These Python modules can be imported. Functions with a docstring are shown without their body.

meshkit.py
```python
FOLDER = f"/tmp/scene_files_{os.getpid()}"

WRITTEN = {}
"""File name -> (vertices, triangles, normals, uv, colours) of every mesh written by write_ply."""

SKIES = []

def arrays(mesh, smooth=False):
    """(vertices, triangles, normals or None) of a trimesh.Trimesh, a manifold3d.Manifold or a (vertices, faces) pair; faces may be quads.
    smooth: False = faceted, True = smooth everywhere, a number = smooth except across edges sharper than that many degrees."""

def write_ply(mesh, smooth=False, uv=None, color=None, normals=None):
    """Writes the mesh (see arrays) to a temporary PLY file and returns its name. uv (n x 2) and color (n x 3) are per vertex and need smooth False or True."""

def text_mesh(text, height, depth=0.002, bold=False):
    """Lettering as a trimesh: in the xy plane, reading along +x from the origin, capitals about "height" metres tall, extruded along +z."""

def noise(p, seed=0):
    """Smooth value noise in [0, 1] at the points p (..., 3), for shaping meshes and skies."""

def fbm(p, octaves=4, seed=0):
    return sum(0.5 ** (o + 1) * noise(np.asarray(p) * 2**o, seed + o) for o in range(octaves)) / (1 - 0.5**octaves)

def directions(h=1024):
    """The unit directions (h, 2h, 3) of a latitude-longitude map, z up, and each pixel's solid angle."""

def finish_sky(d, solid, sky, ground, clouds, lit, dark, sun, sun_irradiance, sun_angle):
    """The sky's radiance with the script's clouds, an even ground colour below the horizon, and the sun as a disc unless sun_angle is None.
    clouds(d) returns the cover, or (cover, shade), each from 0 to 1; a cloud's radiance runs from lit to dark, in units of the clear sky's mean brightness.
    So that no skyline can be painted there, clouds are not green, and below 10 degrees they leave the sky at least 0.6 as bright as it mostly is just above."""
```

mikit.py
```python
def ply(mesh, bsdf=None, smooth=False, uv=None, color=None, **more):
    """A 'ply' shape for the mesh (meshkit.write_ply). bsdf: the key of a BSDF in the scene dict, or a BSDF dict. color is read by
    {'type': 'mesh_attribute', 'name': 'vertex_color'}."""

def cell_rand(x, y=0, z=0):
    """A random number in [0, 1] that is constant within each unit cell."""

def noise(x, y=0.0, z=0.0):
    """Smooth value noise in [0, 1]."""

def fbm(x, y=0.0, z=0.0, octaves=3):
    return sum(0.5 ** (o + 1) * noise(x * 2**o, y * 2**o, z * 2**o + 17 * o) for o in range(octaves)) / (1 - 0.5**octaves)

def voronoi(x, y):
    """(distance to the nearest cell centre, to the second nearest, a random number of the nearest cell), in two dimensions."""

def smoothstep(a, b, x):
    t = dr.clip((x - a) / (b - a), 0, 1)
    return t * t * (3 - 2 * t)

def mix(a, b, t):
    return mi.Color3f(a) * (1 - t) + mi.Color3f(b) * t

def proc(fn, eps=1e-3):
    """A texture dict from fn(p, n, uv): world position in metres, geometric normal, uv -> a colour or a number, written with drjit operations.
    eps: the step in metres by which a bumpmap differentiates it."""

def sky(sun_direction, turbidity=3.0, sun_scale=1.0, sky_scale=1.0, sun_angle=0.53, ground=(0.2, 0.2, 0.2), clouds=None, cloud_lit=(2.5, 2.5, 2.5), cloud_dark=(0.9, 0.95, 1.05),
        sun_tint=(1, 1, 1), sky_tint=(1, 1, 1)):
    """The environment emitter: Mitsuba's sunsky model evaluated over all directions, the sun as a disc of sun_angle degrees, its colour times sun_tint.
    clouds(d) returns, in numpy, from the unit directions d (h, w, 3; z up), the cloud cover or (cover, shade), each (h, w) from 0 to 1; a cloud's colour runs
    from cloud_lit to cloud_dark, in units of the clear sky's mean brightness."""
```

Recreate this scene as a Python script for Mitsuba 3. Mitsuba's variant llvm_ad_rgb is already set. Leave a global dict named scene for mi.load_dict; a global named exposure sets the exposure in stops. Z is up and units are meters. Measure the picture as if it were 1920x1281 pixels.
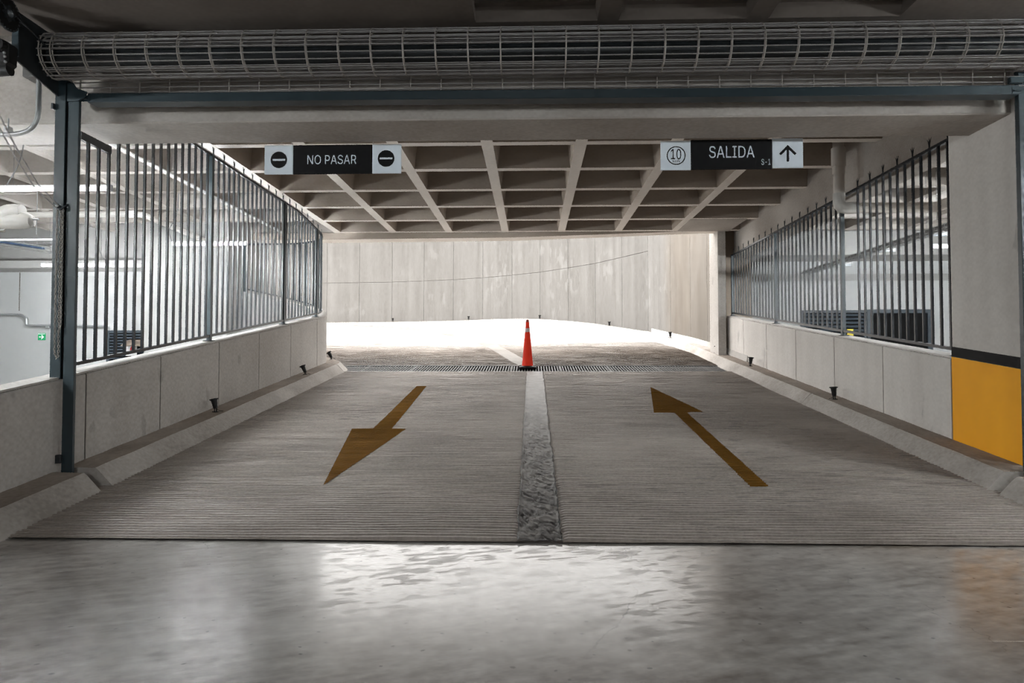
import math, random
import numpy as np, trimesh, shapely
import mitsuba as mi, drjit as dr
import mikit, meshkit
from mikit import noise, fbm, voronoi, smoothstep, mix
from shapely.geometry import Polygon, box as sbox

T = mi.ScalarTransform4f
random.seed(7)
rng = np.random.default_rng(7)
scene, labels = {'type': 'scene'}, {}

# ------------------------------------------------------------------ camera, sky, exposure
YAW, PITCH = math.radians(1.6997), math.radians(1.7676)
fw = np.array([-math.sin(YAW) * math.cos(PITCH), math.cos(YAW) * math.cos(PITCH), math.sin(PITCH)])
EYE = np.array([0, 0, 1.2])
scene['camera'] = {'type': 'perspective', 'fov': 2 * math.degrees(math.atan(960 / 1280)), 'fov_axis': 'x',
                   'near_clip': 0.05, 'far_clip': 300.0,
                   'to_world': T().look_at(origin=EYE.tolist(), target=(EYE + fw).tolist(), up=[0, 0, 1])}
exposure = 0.35
SKY = 40.0
scene['sky'] = mikit.sky([0.2, -0.35, 0.9], turbidity=6.0, sun_scale=0.0, sky_scale=SKY, ground=(0.25, 0.24, 0.23),
                         clouds=lambda d: np.ones(d.shape[:2]), cloud_lit=(1.0, 0.98, 0.95), cloud_dark=(1.0, 0.98, 0.95))
LAMP = 1250.0
LAMP_RGB = [LAMP * 0.93, LAMP * 0.985, LAMP * 1.0]

# ------------------------------------------------------------------ materials
def P(fn, eps=1e-3): return mikit.proc(fn, eps)
def rgb(*c): return {'type': 'rgb', 'value': list(c)}
def principled(color, rough=0.8, spec=0.35, metallic=0.0, **k):
    return {'type': 'twosided', 'bsdf': {'type': 'principled', 'base_color': color if isinstance(color, dict) else rgb(*color),
            'roughness': rough, 'specular': spec, 'metallic': metallic, **k}}

def concrete(a, b, streak=0.0, speck=0.25, big=0.5):
    """colour between a and b: large clouds, vertical rain streaks, fine grain"""
    def fn(p, n, uv):
        h = p.x + p.y * 0.93
        t = fbm(p.x * big, p.y * big, p.z * big, 4) * 1.5 - 0.25
        if streak: t = t * (1 - streak) + streak * fbm(h * 7.0, p.z * 0.45, 3.7, 3)
        g = fbm(p.x * 38, p.y * 38, p.z * 38, 2)
        t = dr.clip(t + (g - 0.5) * speck, 0, 1)
        return mix(a, b, t)
    return fn

def far_fn(p, n, uv):
    h = p.x * 1.0 - p.y * 0.6
    t = dr.clip(fbm(h * 5.0, p.z * 0.5, 1.3, 4) * 1.4 - 0.2 + 0.5 * (fbm(h * 22, p.z * 9, 3.3, 3) - 0.5), 0, 1)
    w = 0.5 * smoothstep(0.50, 0.72, fbm(h * 6.5, p.z * 3.0, 8.1, 5)) * smoothstep(0.35, 0.65, fbm(h * 0.9, p.z * 0.9, 2.0, 2))
    c = mix([0.094, 0.089, 0.083], [0.139, 0.134, 0.128], t)
    c = c * (1 - w) + mi.Color3f(0.176, 0.172, 0.167) * w
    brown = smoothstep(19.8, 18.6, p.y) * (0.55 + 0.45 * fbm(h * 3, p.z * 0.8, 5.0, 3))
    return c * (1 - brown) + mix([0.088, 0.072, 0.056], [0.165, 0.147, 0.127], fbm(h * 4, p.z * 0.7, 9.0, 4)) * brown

rib_lit, rib_brown = concrete([0.66, 0.62, 0.575], [0.84, 0.80, 0.75], 0.0, 0.4, 1.3), concrete([0.24, 0.202, 0.168], [0.38, 0.328, 0.28], 0.0, 0.3, 1.0)
def rib_fn(p, n, uv):      # soffits painted pale as if lit from below, coffer sides brown
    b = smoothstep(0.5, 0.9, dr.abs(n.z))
    return rib_brown(p, n, uv) * (1 - b) + rib_lit(p, n, uv) * b

curb_base = concrete([0.21, 0.188, 0.168], [0.43, 0.40, 0.37], 0.0, 0.5, 1.4)
def curb_fn(p, n, uv):     # brown dust lies on the flat top
    dust = smoothstep(0.86, 0.96, n.z) * (0.55 + 0.45 * fbm(p.x * 3, p.y * 1.5, 4.0, 3)) * smoothstep(17.0, 14.0, p.y)
    return curb_base(p, n, uv) * mix([1, 1, 1], [0.50, 0.43, 0.37], dust)

def scuffed(f):
    def fn(p, n, uv):
        h = p.x + p.y
        k = smoothstep(0.66, 0.74, fbm(h * 5.0 + 0.8 * p.z, p.z * 2.2 - h * 1.1, 6.0, 4)) * smoothstep(0.5, 0.62, fbm(h * 0.9, p.z * 1.5, 14.0, 2))
        return f(p, n, uv) * (1 - 0.22 * k)
    return fn

def ramp_fn(p, n, uv):
    t = fbm(p.x * 0.8, p.y * 1.1, 0.5, 4) * 1.5 - 0.25
    s = fbm(p.x * 3.0, p.y * 22.0, 4.0, 3)
    g = fbm(p.x * 60, p.y * 60, 1.0, 2)
    t = dr.clip(t * 0.65 + s * 0.25 + 0.05 + (g - 0.5) * 0.25, 0, 1)
    c = mix([0.13, 0.107, 0.091], [0.365, 0.320, 0.285], t)
    dirt = smoothstep(0.60, 0.75, fbm(p.x * 6.0, p.y * 30.0, 7.0, 3)) * smoothstep(0.45, 0.7, fbm(p.x * 0.9, p.y * 0.9, 11.0, 2))
    c = c * (1 - 0.22 * dirt)
    c = c * mix([1, 1, 1], [0.30, 0.26, 0.22], smoothstep(13.0, 13.9, p.y) * smoothstep(20.5, 15.0, p.y))   # brown stain past the drain, darkened further to hold back the daylight
    pale = smoothstep(16.2, 21.5, p.y + 1.2 * (t - 0.5))          # paler towards the exit, daylight painted into the concrete
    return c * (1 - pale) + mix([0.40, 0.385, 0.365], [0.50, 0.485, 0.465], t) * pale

def floor_fn(p, n, uv):
    a = 0.35
    u, v = p.x * math.cos(a) + p.y * math.sin(a), -p.x * math.sin(a) + p.y * math.cos(a)
    t = fbm(u * 0.9, v * 1.6, 0.0, 5) * 1.7 - 0.35
    s = fbm(u * 6.0, v * 20.0, 3.0, 4) * 1.8 - 0.4
    q = fbm(p.x * 24, p.y * 30, 70.0, 3) - 0.5
    c = mix([0.075, 0.063, 0.055], [0.22, 0.206, 0.192], dr.clip(t * 0.5 + s * 0.5 + 0.5 * q, 0, 1))
    pillar_tint = smoothstep(0.52, 0.72, fbm(p.x * 0.9 + 3.0, p.y * 1.3, 21.0, 3)) * smoothstep(1.6, 3.2, p.x)  # orange tint painted in for the reflection of the yellow pillar
    c = c * (1 - 0.4 * pillar_tint) + mi.Color3f(0.20, 0.135, 0.08) * (0.4 * pillar_tint)
    d1, d2, r = voronoi(p.x * 6 + 0.6 * noise(p.x * 5, p.y * 5), p.y * 6)
    spot = smoothstep(0.03 + 0.05 * r, 0.02, d1 + 0.03 * (noise(p.x * 60, p.y * 60) - 0.5)) * dr.select(r > 0.60, 1.0, 0.0)
    wob = 0.35 * (fbm(p.x * 1.5, p.y * 1.5, 30.0, 4) - 0.5) + 0.10 * (fbm(p.x * 11, p.y * 11, 33.0, 3) - 0.5)
    k1, k2, kr = voronoi(p.x * 0.75 + wob + 0.37, p.y * 0.55 + wob)
    crack = smoothstep(0.009, 0.003, k2 - k1) * smoothstep(0.42, 0.6, fbm(p.x * 0.8, p.y * 0.8, 40.0, 2))
    joint = smoothstep(0.006, 0.003, dr.abs(p.y - 3.04 - 0.01 * (p.x - 2))) * smoothstep(1.9, 2.1, p.x)
    return c * (1 - 0.65 * dr.maximum(spot, 0.7 * crack)) + mi.Color3f(0.16, 0.16, 0.155) * joint

def floor_rough(p, n, uv):
    a = 0.35
    u, v = p.x * math.cos(a) + p.y * math.sin(a), -p.x * math.sin(a) + p.y * math.cos(a)
    w = 0.5 * fbm(p.x * 2.0, p.y * 2.0, 50.0, 3)
    t = fbm(u * 9.0 + w, v * 24.0 + w, 5.0, 5)
    m = smoothstep(0.53, 0.60, t) * (0.25 + 0.75 * smoothstep(0.42, 0.6, fbm(p.x * 0.9, p.y * 0.9, 61.0, 2)))
    return 0.18 + 0.13 * m + 0.08 * fbm(u * 0.8, v * 0.8, 9.0, 2)

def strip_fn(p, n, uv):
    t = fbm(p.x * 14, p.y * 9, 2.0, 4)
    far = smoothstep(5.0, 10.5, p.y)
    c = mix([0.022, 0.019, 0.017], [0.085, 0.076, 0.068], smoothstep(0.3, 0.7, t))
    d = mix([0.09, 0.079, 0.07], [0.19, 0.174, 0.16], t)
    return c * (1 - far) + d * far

def ochre_fn(p, n, uv):
    t = fbm(p.x * 5, p.y * 9, 2.0, 3)
    return mix([0.080, 0.036, 0.006], [0.110, 0.051, 0.009], t)

def yellow_fn(p, n, uv):
    t = fbm(p.y * 3.0, p.z * 2.0, 1.0, 4)
    return mix([0.74, 0.30, 0.008], [0.88, 0.39, 0.018], t)

def steel_fn(p, n, uv):
    t = fbm(p.x * 9, p.y * 9, p.z * 9, 3)
    return mix([0.010, 0.020, 0.025], [0.015, 0.027, 0.033], t)

M = {
    'floor_polished': {'type': 'twosided', 'bsdf': {'type': 'principled', 'base_color': P(floor_fn), 'roughness': P(floor_rough), 'eta': 2.05}},
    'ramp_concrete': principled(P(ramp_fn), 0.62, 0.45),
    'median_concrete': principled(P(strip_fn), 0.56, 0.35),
    'pale_mortar': principled(P(concrete([0.30, 0.28, 0.26], [0.46, 0.44, 0.42], 0, 0.3, 1.5)), 0.85),
    'wall_concrete': principled(P(scuffed(concrete([0.275, 0.252, 0.23], [0.44, 0.413, 0.388], 0.4, 0.55, 0.8))), 0.8),
    'wall_concrete_pale': principled(P(scuffed(concrete([0.41, 0.38, 0.352], [0.60, 0.568, 0.537], 0.5, 0.3, 0.7))), 0.8),
    'joint_concrete': principled((0.10, 0.09, 0.082), 0.9),
    'curb_concrete': principled(P(curb_fn), 0.85),
    'beam_concrete': principled(P(concrete([0.25, 0.222, 0.197], [0.44, 0.41, 0.38], 0.0, 0.4, 1.1)), 0.85),
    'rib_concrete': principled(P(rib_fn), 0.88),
    'bay_concrete': principled(P(concrete([0.165, 0.146, 0.129], [0.275, 0.252, 0.23], 0.0, 0.35, 1.0)), 0.88),
    'slab_concrete': principled(P(concrete([0.14, 0.112, 0.088], [0.22, 0.18, 0.145], 0.0, 0.3, 0.9)), 0.9),
    'soffit_concrete': principled(P(concrete([0.065, 0.054, 0.046], [0.115, 0.098, 0.085], 0.0, 0.3, 0.9)), 0.9),
    'far_concrete': principled(P(far_fn), 0.88),
    'white_wall': principled(P(concrete([0.255, 0.257, 0.256], [0.32, 0.322, 0.32], 0.2, 0.1, 0.5)), 0.75),
    'grey_wall': principled(P(concrete([0.18, 0.176, 0.17], [0.255, 0.25, 0.243], 0.3, 0.15, 0.6)), 0.8),
    'ochre_paint': principled(P(ochre_fn), 0.9, 0.05),
    'yellow_paint': principled(P(yellow_fn), 0.6, 0.15),
    'black_paint': principled((0.006, 0.0056, 0.006), 0.65, 0.12),
    'teal_steel': principled(P(steel_fn), 0.38, 0.5),
    'fence_steel': principled((0.005, 0.0075, 0.010), 0.30, 0.34),
    'dark_steel': principled((0.012, 0.015, 0.017), 0.45, 0.4),
    'rod_steel': principled((0.26, 0.25, 0.245), 0.42, 0.5, 0.4),
    'link_steel': principled((0.30, 0.275, 0.25), 0.5, 0.5, 0.3),
    'zinc': principled((0.52, 0.54, 0.55), 0.32, 0.5, 0.9),
    'black_plastic': principled((0.006, 0.006, 0.006), 0.5, 0.25),
    'pvc': principled((0.50, 0.46, 0.42), 0.4, 0.5),
    'wrap_white': principled((0.40, 0.385, 0.36), 0.45, 0.5),
    'cone_red': principled((0.52, 0.022, 0.006), 0.6, 0.15),
    'cone_dark': principled((0.16, 0.012, 0.006), 0.5, 0.4),
    'grey_band': principled((0.30, 0.25, 0.24), 0.4, 0.5),
    'sign_white': principled((0.68, 0.75, 0.82), 0.5, 0.4),
    'sign_black': principled((0.005, 0.005, 0.0055), 0.6, 0.12),
    'lamp_white': principled((0.72, 0.73, 0.74), 0.5),
    'diffuser_off': principled((0.70, 0.78, 0.84), 0.4),
    'green_plate': principled((0.01, 0.19, 0.075), 0.5),
    'plain_white': principled((0.78, 0.78, 0.78), 0.5),
    'louver_steel': principled((0.022, 0.028, 0.034), 0.5, 0.3),
    'void_black': principled((0.005, 0.005, 0.005), 0.95, 0.03),
    'warning_yellow': principled((0.55, 0.42, 0.03), 0.5),
    'warning_red': principled((0.5, 0.03, 0.03), 0.5),
    'cable_blue': principled((0.010, 0.022, 0.045), 0.5),
    'cable_grey': principled((0.12, 0.12, 0.125), 0.5),
    'grate_steel': principled((0.08, 0.077, 0.074), 0.6, 0.3),
    'strip_mortar': principled(P(concrete([0.105, 0.095, 0.086], [0.17, 0.157, 0.146], 0, 0.3, 1.5)), 0.85),
}
scene.update(M)

# ------------------------------------------------------------------ helpers
used = {}
def numbered(name):
    i = used.get(name, 0); used[name] = i + 1
    return name if i == 0 else f'{name}_{i:03d}'
def thing(name, label, cat=None, group=None, kind=None):
    k = numbered(name); tag(k, label, cat, group, kind); return k
def tag(k, label=None, cat=None, group=None, kind=None):
    d = labels.setdefault(k, {})
    for a, b in (('label', label), ('category', cat), ('group', group), ('kind', kind)):
        if b: d[a] = b
def put(name, mesh, mat, parent=None, smooth=False, label=None, kind=None, to_world=None, **more):
    """one entry: mesh may be a mesh or a ready shape dict (shared ply)"""
    k = numbered(f'{parent}__{name}' if parent else name)
    d = dict(mesh) if isinstance(mesh, dict) else mikit.ply(mesh, mat, smooth)
    d.update(more)
    if to_world is not None: d['to_world'] = to_world
    scene[k] = d
    if label or kind: tag(k, label, None, None, kind)
    return k
def cat(*ms): return trimesh.util.concatenate([m for m in ms])
def box(x0, x1, y0, y1, z0, z1):
    m = trimesh.creation.box(extents=[x1 - x0, y1 - y0, z1 - z0])
    m.apply_translation([(x0 + x1) / 2, (y0 + y1) / 2, (z0 + z1) / 2]); return m
def cbox(x0, x1, y0, y1, z0, z1, c=0.01):
    """box with chamfered edges: hull of shrunk boxes"""
    pts = []
    for sx in (0, 1):
        for sy in (0, 1):
            for sz in (0, 1):
                p = [(x0, x1)[sx], (y0, y1)[sy], (z0, z1)[sz]]
                s = [c if not q else -c for q in (sx, sy, sz)]
                for k in range(3):
                    q = [p[j] + s[j] for j in range(3)]; q[k] = p[k]; pts.append(q)
    return trimesh.convex.convex_hull(np.array(pts))
def tube(points, r, sides=10, caps=True):
    p = np.asarray(points, float)
    t = np.gradient(p, axis=0) if len(p) > 2 else np.repeat([p[1] - p[0]], 2, 0)
    t /= np.linalg.norm(t, axis=1, keepdims=True)
    ref = np.array([0, 0, 1.0]) if abs(t[0, 2]) < 0.9 else np.array([1.0, 0, 0])
    n = np.cross(t[0], ref); n /= np.linalg.norm(n)
    rings = []
    ang = np.arange(sides) * 2 * np.pi / sides
    rr = np.broadcast_to(r, (len(p),))
    for i in range(len(p)):
        n = n - t[i] * (n @ t[i]); n /= np.linalg.norm(n)
        b = np.cross(t[i], n)
        rings.append(p[i] + rr[i] * (np.cos(ang)[:, None] * n + np.sin(ang)[:, None] * b))
    v = np.vstack(rings); F = []
    for i in range(len(p) - 1):
        for j in range(sides):
            a, b2 = i * sides + j, i * sides + (j + 1) % sides
            F += [[a, b2, b2 + sides], [a, b2 + sides, a + sides]]
    if caps:
        for base, flip in ((0, 1), ((len(p) - 1) * sides, 0)):
            for j in range(1, sides - 1):
                f = [base, base + j, base + j + 1]; F.append(f[::-1] if flip else f)
    return trimesh.Trimesh(v, np.array(F), process=False)
def arc_pts(pts, rad, n=6):
    """polyline with rounded corners"""
    pts = [np.array(p, float) for p in pts]; out = [pts[0]]
    for a, b, c in zip(pts, pts[1:], pts[2:]):
        u, w = a - b, c - b
        r = min(rad, np.linalg.norm(u) * 0.49, np.linalg.norm(w) * 0.49)
        p, q = b + u / np.linalg.norm(u) * r, b + w / np.linalg.norm(w) * r
        for t in np.linspace(0, 1, n): out.append((1 - t) ** 2 * p + 2 * t * (1 - t) * b + t * t * q)
    out.append(pts[-1]); return np.array(out)
def lathe(profile, sides=24):
    return trimesh.creation.revolve(np.array(profile, float), sections=sides)
def grid_mesh(xs, ys, Z):
    X, Y = np.meshgrid(xs, ys)
    v = np.stack([X, Y, Z], -1).reshape(-1, 3)
    n, m = len(xs), len(ys)
    i = (np.arange(m - 1)[:, None] * n + np.arange(n - 1)[None]).ravel()
    f = np.vstack([np.stack([i, i + 1, i + n + 1], 1), np.stack([i, i + n + 1, i + n], 1)])
    return trimesh.Trimesh(v, f, process=False)
def loft(rings, cap=True):
    """rings (n, m, 3): closed loops of m points joined along n"""
    R = np.asarray(rings, float); n, m = R.shape[:2]
    v = R.reshape(-1, 3); F = []
    for i in range(n - 1):
        for j in range(m):
            a, b = i * m + j, i * m + (j + 1) % m
            F += [[a, b, b + m], [a, b + m, a + m]]
    if cap:
        for base, flip in ((0, 1), ((n - 1) * m, 0)):
            for j in range(1, m - 1):
                f = [base, base + j, base + j + 1]; F.append(f[::-1] if flip else f)
    t = trimesh.Trimesh(v, np.array(F), process=False)
    if t.volume < 0: t.invert()
    return t
def extrude(poly, depth):
    return trimesh.creation.extrude_polygon(poly, depth, engine='earcut')
def facing(mesh):
    """from the xy plane (extruded +z) to upright, facing -Y"""
    m = mesh.copy(); v = m.vertices; m.vertices = np.stack([v[:, 0], -v[:, 2], v[:, 1]], 1); return m
def move(mesh, x, y, z):
    m = mesh.copy(); m.apply_translation([x, y, z]); return m

# ------------------------------------------------------------------ the ramp's surface
SL, Y0 = 0.1211, 4.53
def sstep(a, b, x):
    t = np.clip((np.asarray(x, float) - a) / (b - a), 0, 1); return t * t * (3 - 2 * t)
def zr(x, y):
    x, y = np.asarray(x, float), np.asarray(y, float)
    z = SL * (y - Y0) + 0.11 * sstep(20.5, 25, y)
    z = z + np.clip((-4.25 - x) * 0.2, 0, 0.5) * sstep(12.9, 14.2, y) * (1 - sstep(14.6, 16.5, y))
    k = 0.10
    h = np.clip(0.5 + 0.5 * (2.74 - z) / k, 0, 1)          # smooth minimum with the level part
    return 2.74 * (1 - h) + z * h - k * h * (1 - h)
PITCH_R = 0.05
PHASE = np.array([0.0, 0.06, 0.42, 0.52, 0.75, 0.97])       # one anti-slip ridge: steep front, flat top, wide groove
PROF = np.array([0.10, 1.0, 0.96, 0.12, 0.0, 0.02])
def wobble(x, v):
    q = lambda a, b, k: meshkit.noise(np.stack([x * a, v * b, 0 * x], -1), k) - 0.5
    return 0.020 * q(0.7, 0.25, 3) + 0.014 * q(2.3, 1.1, 4) + 0.008 * q(6.0, 9.0, 6)
def ridge_height(x, v):
    """height of the ridges in the straightened coordinate v = y + wobble"""
    g = np.interp((v / PITCH_R) % 1.0, np.r_[PHASE, 1.0], np.r_[PROF, PROF[0]])
    n = lambda a, b, o, k: meshkit.fbm(np.stack([x * a, v * b, 0 * x], -1), o, k)
    worn = sstep(0.36, 0.60, n(0.6, 0.5, 3, 5) + 0.075 * np.clip(x, -3, 3))
    line = sstep(0.25, 0.6, n(1.6, 21.0, 2, 9))
    amp = 0.0215 * (0.35 + 0.65 * worn) * (1 - (0.45 - 0.30 * worn) * (1 - line))
    ends = 1 - ((x > -0.09) & (x < 0.19) & (v < 12.95))          # the ridges stop at the trowelled strip
    return (g * amp + (1 - worn) * 0.006) * ends
def ridged(xs, v0, v1):
    k = np.arange(math.floor(v0 / PITCH_R), math.ceil(v1 / PITCH_R) + 1)
    vs = ((k[:, None] + PHASE[None]) * PITCH_R).ravel(); vs = np.r_[v0, vs[(vs > v0 + 1e-4) & (vs < v1 - 1e-4)], v1]
    X, V = np.meshgrid(xs, vs)
    edge = np.clip(np.minimum(V - v0, v1 - V) / 0.1, 0, 1)
    Y = V - wobble(X, V) * edge
    rough = 0.005 * (meshkit.fbm(np.stack([X * 9, Y * 30, 0 * X], -1), 2, 12) - 0.5)
    v = np.stack([X, Y, zr(X, Y) + ridge_height(X, V) + rough], -1).reshape(-1, 3)
    n, m = len(xs), len(vs); i = (np.arange(m - 1)[:, None] * n + np.arange(n - 1)[None]).ravel()
    return trimesh.Trimesh(v, np.vstack([np.stack([i, i + 1, i + n + 1], 1), np.stack([i, i + n + 1, i + n], 1)]), process=False)

def floor_mesh():
    xs, ys = np.array([-13, -4.1, 4.4, 13.0]), np.array([-8.0, 4.6, 16.2])
    return grid_mesh(xs, ys, np.zeros((3, 4)))
put('floor', floor_mesh(), 'floor_polished')
tag('floor', 'smooth polished grey concrete floor in front of the ribbed ramp', None, None, 'structure')

DR0, DR1 = 12.95, 13.84
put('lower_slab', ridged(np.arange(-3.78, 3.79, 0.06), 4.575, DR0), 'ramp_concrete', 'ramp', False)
xs = np.arange(-8.5, 4.4, 0.1)
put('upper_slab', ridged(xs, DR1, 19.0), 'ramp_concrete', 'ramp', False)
xs, ys = np.arange(-17, 5.1, 0.35), np.concatenate([np.arange(18.98, 23, 0.025), np.arange(23, 32, 0.3)])
X, Y = np.meshgrid(xs, ys)
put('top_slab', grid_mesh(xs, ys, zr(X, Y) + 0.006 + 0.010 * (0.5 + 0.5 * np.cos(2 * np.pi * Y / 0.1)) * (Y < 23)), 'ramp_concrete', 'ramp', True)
tag('ramp', 'ribbed concrete car ramp rising from the smooth floor to daylight', None, None, 'structure')
def median():
    ys = np.arange(4.572, DR0 + 0.001, 0.011); xs = np.linspace(0, 1, 36)
    l = -0.11 + 0.02 * (meshkit.fbm(np.stack([ys * 9, 0 * ys, 0 * ys], -1), 3, 21) - 0.5)
    r = 0.205 + 0.03 * (meshkit.fbm(np.stack([ys * 9, 0 * ys, 0 * ys + 5], -1), 3, 22) - 0.5)
    U, Yg = np.meshgrid(xs, ys); Xg = l[:, None] * (1 - U) + r[:, None] * U
    n1 = 0.4 * meshkit.fbm(np.stack([Xg * 22, Yg * 7, 0 * Xg], -1), 3, 23) + 0.6 * meshkit.fbm(np.stack([(Xg + 0.5 * Yg) * 55, (Xg * 0.5 - Yg) * 14, 0 * Xg], -1), 3, 24)
    amp = 0.030 * (1 - 0.8 * sstep(6.5, 11, Yg))
    lip = 0.010 * (np.exp(-((U - 0.03) / 0.05) ** 2) + np.exp(-((U - 0.97) / 0.05) ** 2))
    Z = zr(Xg, Yg) + 0.012 + amp * (n1 - 0.45) + lip - 0.03 * ((U < 0.001) | (U > 0.999))
    v = np.stack([Xg, Yg, Z], -1).reshape(-1, 3); n = len(xs)
    i = (np.arange(len(ys) - 1)[:, None] * n + np.arange(n - 1)[None]).ravel()
    return trimesh.Trimesh(v, np.vstack([np.stack([i, i + 1, i + n + 1], 1), np.stack([i, i + n + 1, i + n], 1)]), process=False)
put('median_strip', median(), 'median_concrete', 'ramp', True, label='rough dark trowelled strip dividing the two ramp lanes')
def upper_strip():
    c = np.array([(-0.10, 13.86), (-0.42, 15.2), (-0.93, 17.4), (-1.5, 19.2), (-2.2, 20.8), (-3.3, 22.4), (-4.9, 23.7), (-7, 24.6)])
    from scipy.interpolate import CubicSpline
    s = np.r_[0, np.cumsum(np.linalg.norm(np.diff(c, axis=0), axis=1))]
    q = CubicSpline(s, c)(np.linspace(0, s[-1], 80)); t = np.gradient(q, axis=0); t /= np.linalg.norm(t, axis=1, keepdims=True)
    nrm = np.stack([t[:, 1], -t[:, 0]], 1)
    rows = []
    for d, h in ((-0.2, -0.02), (-0.17, 0.02), (0, 0.024), (0.17, 0.02), (0.2, -0.02)):
        e = q + nrm * d; rows.append(np.stack([e[:, 0], e[:, 1], zr(e[:, 0], e[:, 1]) + h], 1))
    v = np.stack(rows, 1); n = 5; i = (np.arange(79)[:, None] * n + np.arange(4)[None]).ravel()
    return trimesh.Trimesh(v.reshape(-1, 3), np.vstack([np.stack([i, i + 1, i + n + 1], 1), np.stack([i, i + n + 1, i + n], 1)]), process=False)
put('median_strip', upper_strip(), 'strip_mortar', 'ramp', True, label='pale smooth strip curving left above the drain')

# painted arrows, laid over the ridges
def painted(poly):
    poly = Polygon(poly); x0, y0, x1, y1 = poly.bounds; V, F = [], []
    k = np.arange(math.floor(y0 / PITCH_R), math.ceil(y1 / PITCH_R) + 1)
    gx, gv = np.arange(math.floor(x0 / 0.06) * 0.06, x1, 0.06), ((k[:, None] + PHASE[None]) * PITCH_R).ravel()
    (CX, C0), C1 = np.meshgrid(gx, gv[:-1]), np.meshgrid(gx, gv[1:])[1]
    for q in shapely.intersection(shapely.box(CX.ravel(), C0.ravel(), CX.ravel() + 0.06, C1.ravel()), poly):
        if q.geom_type != 'Polygon' or q.area < 1e-8: continue
        c = np.array(q.convex_hull.exterior.coords)[:-1]; b = len(V)
        V += c.tolist(); F += [[b, b + j, b + j + 1] for j in range(1, len(c) - 1)]
    V = np.array(V); x, v = V[:, 0], V[:, 1]; y = v - wobble(x, v); h = ridge_height(x, v)
    m = trimesh.Trimesh(np.c_[x, y, zr(x, y) + 0.004 + np.maximum(h, 0.006 + 0.6 * h)], np.array(F), process=False)
    up = m.face_normals[:, 2] < 0; m.faces[up] = m.faces[up][:, ::-1]
    return m
k = put('direction_arrow', painted([(-1.892, 11.128), (-1.73, 11.128), (-1.637, 7.92), (-1.472, 7.905), (-1.769, 5.746), (-2.10, 7.91), (-1.857, 7.92)]), 'ochre_paint', None, False)
tag(k, 'ochre arrow painted on the left lane, pointing down towards the smooth floor', 'road marking')
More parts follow.
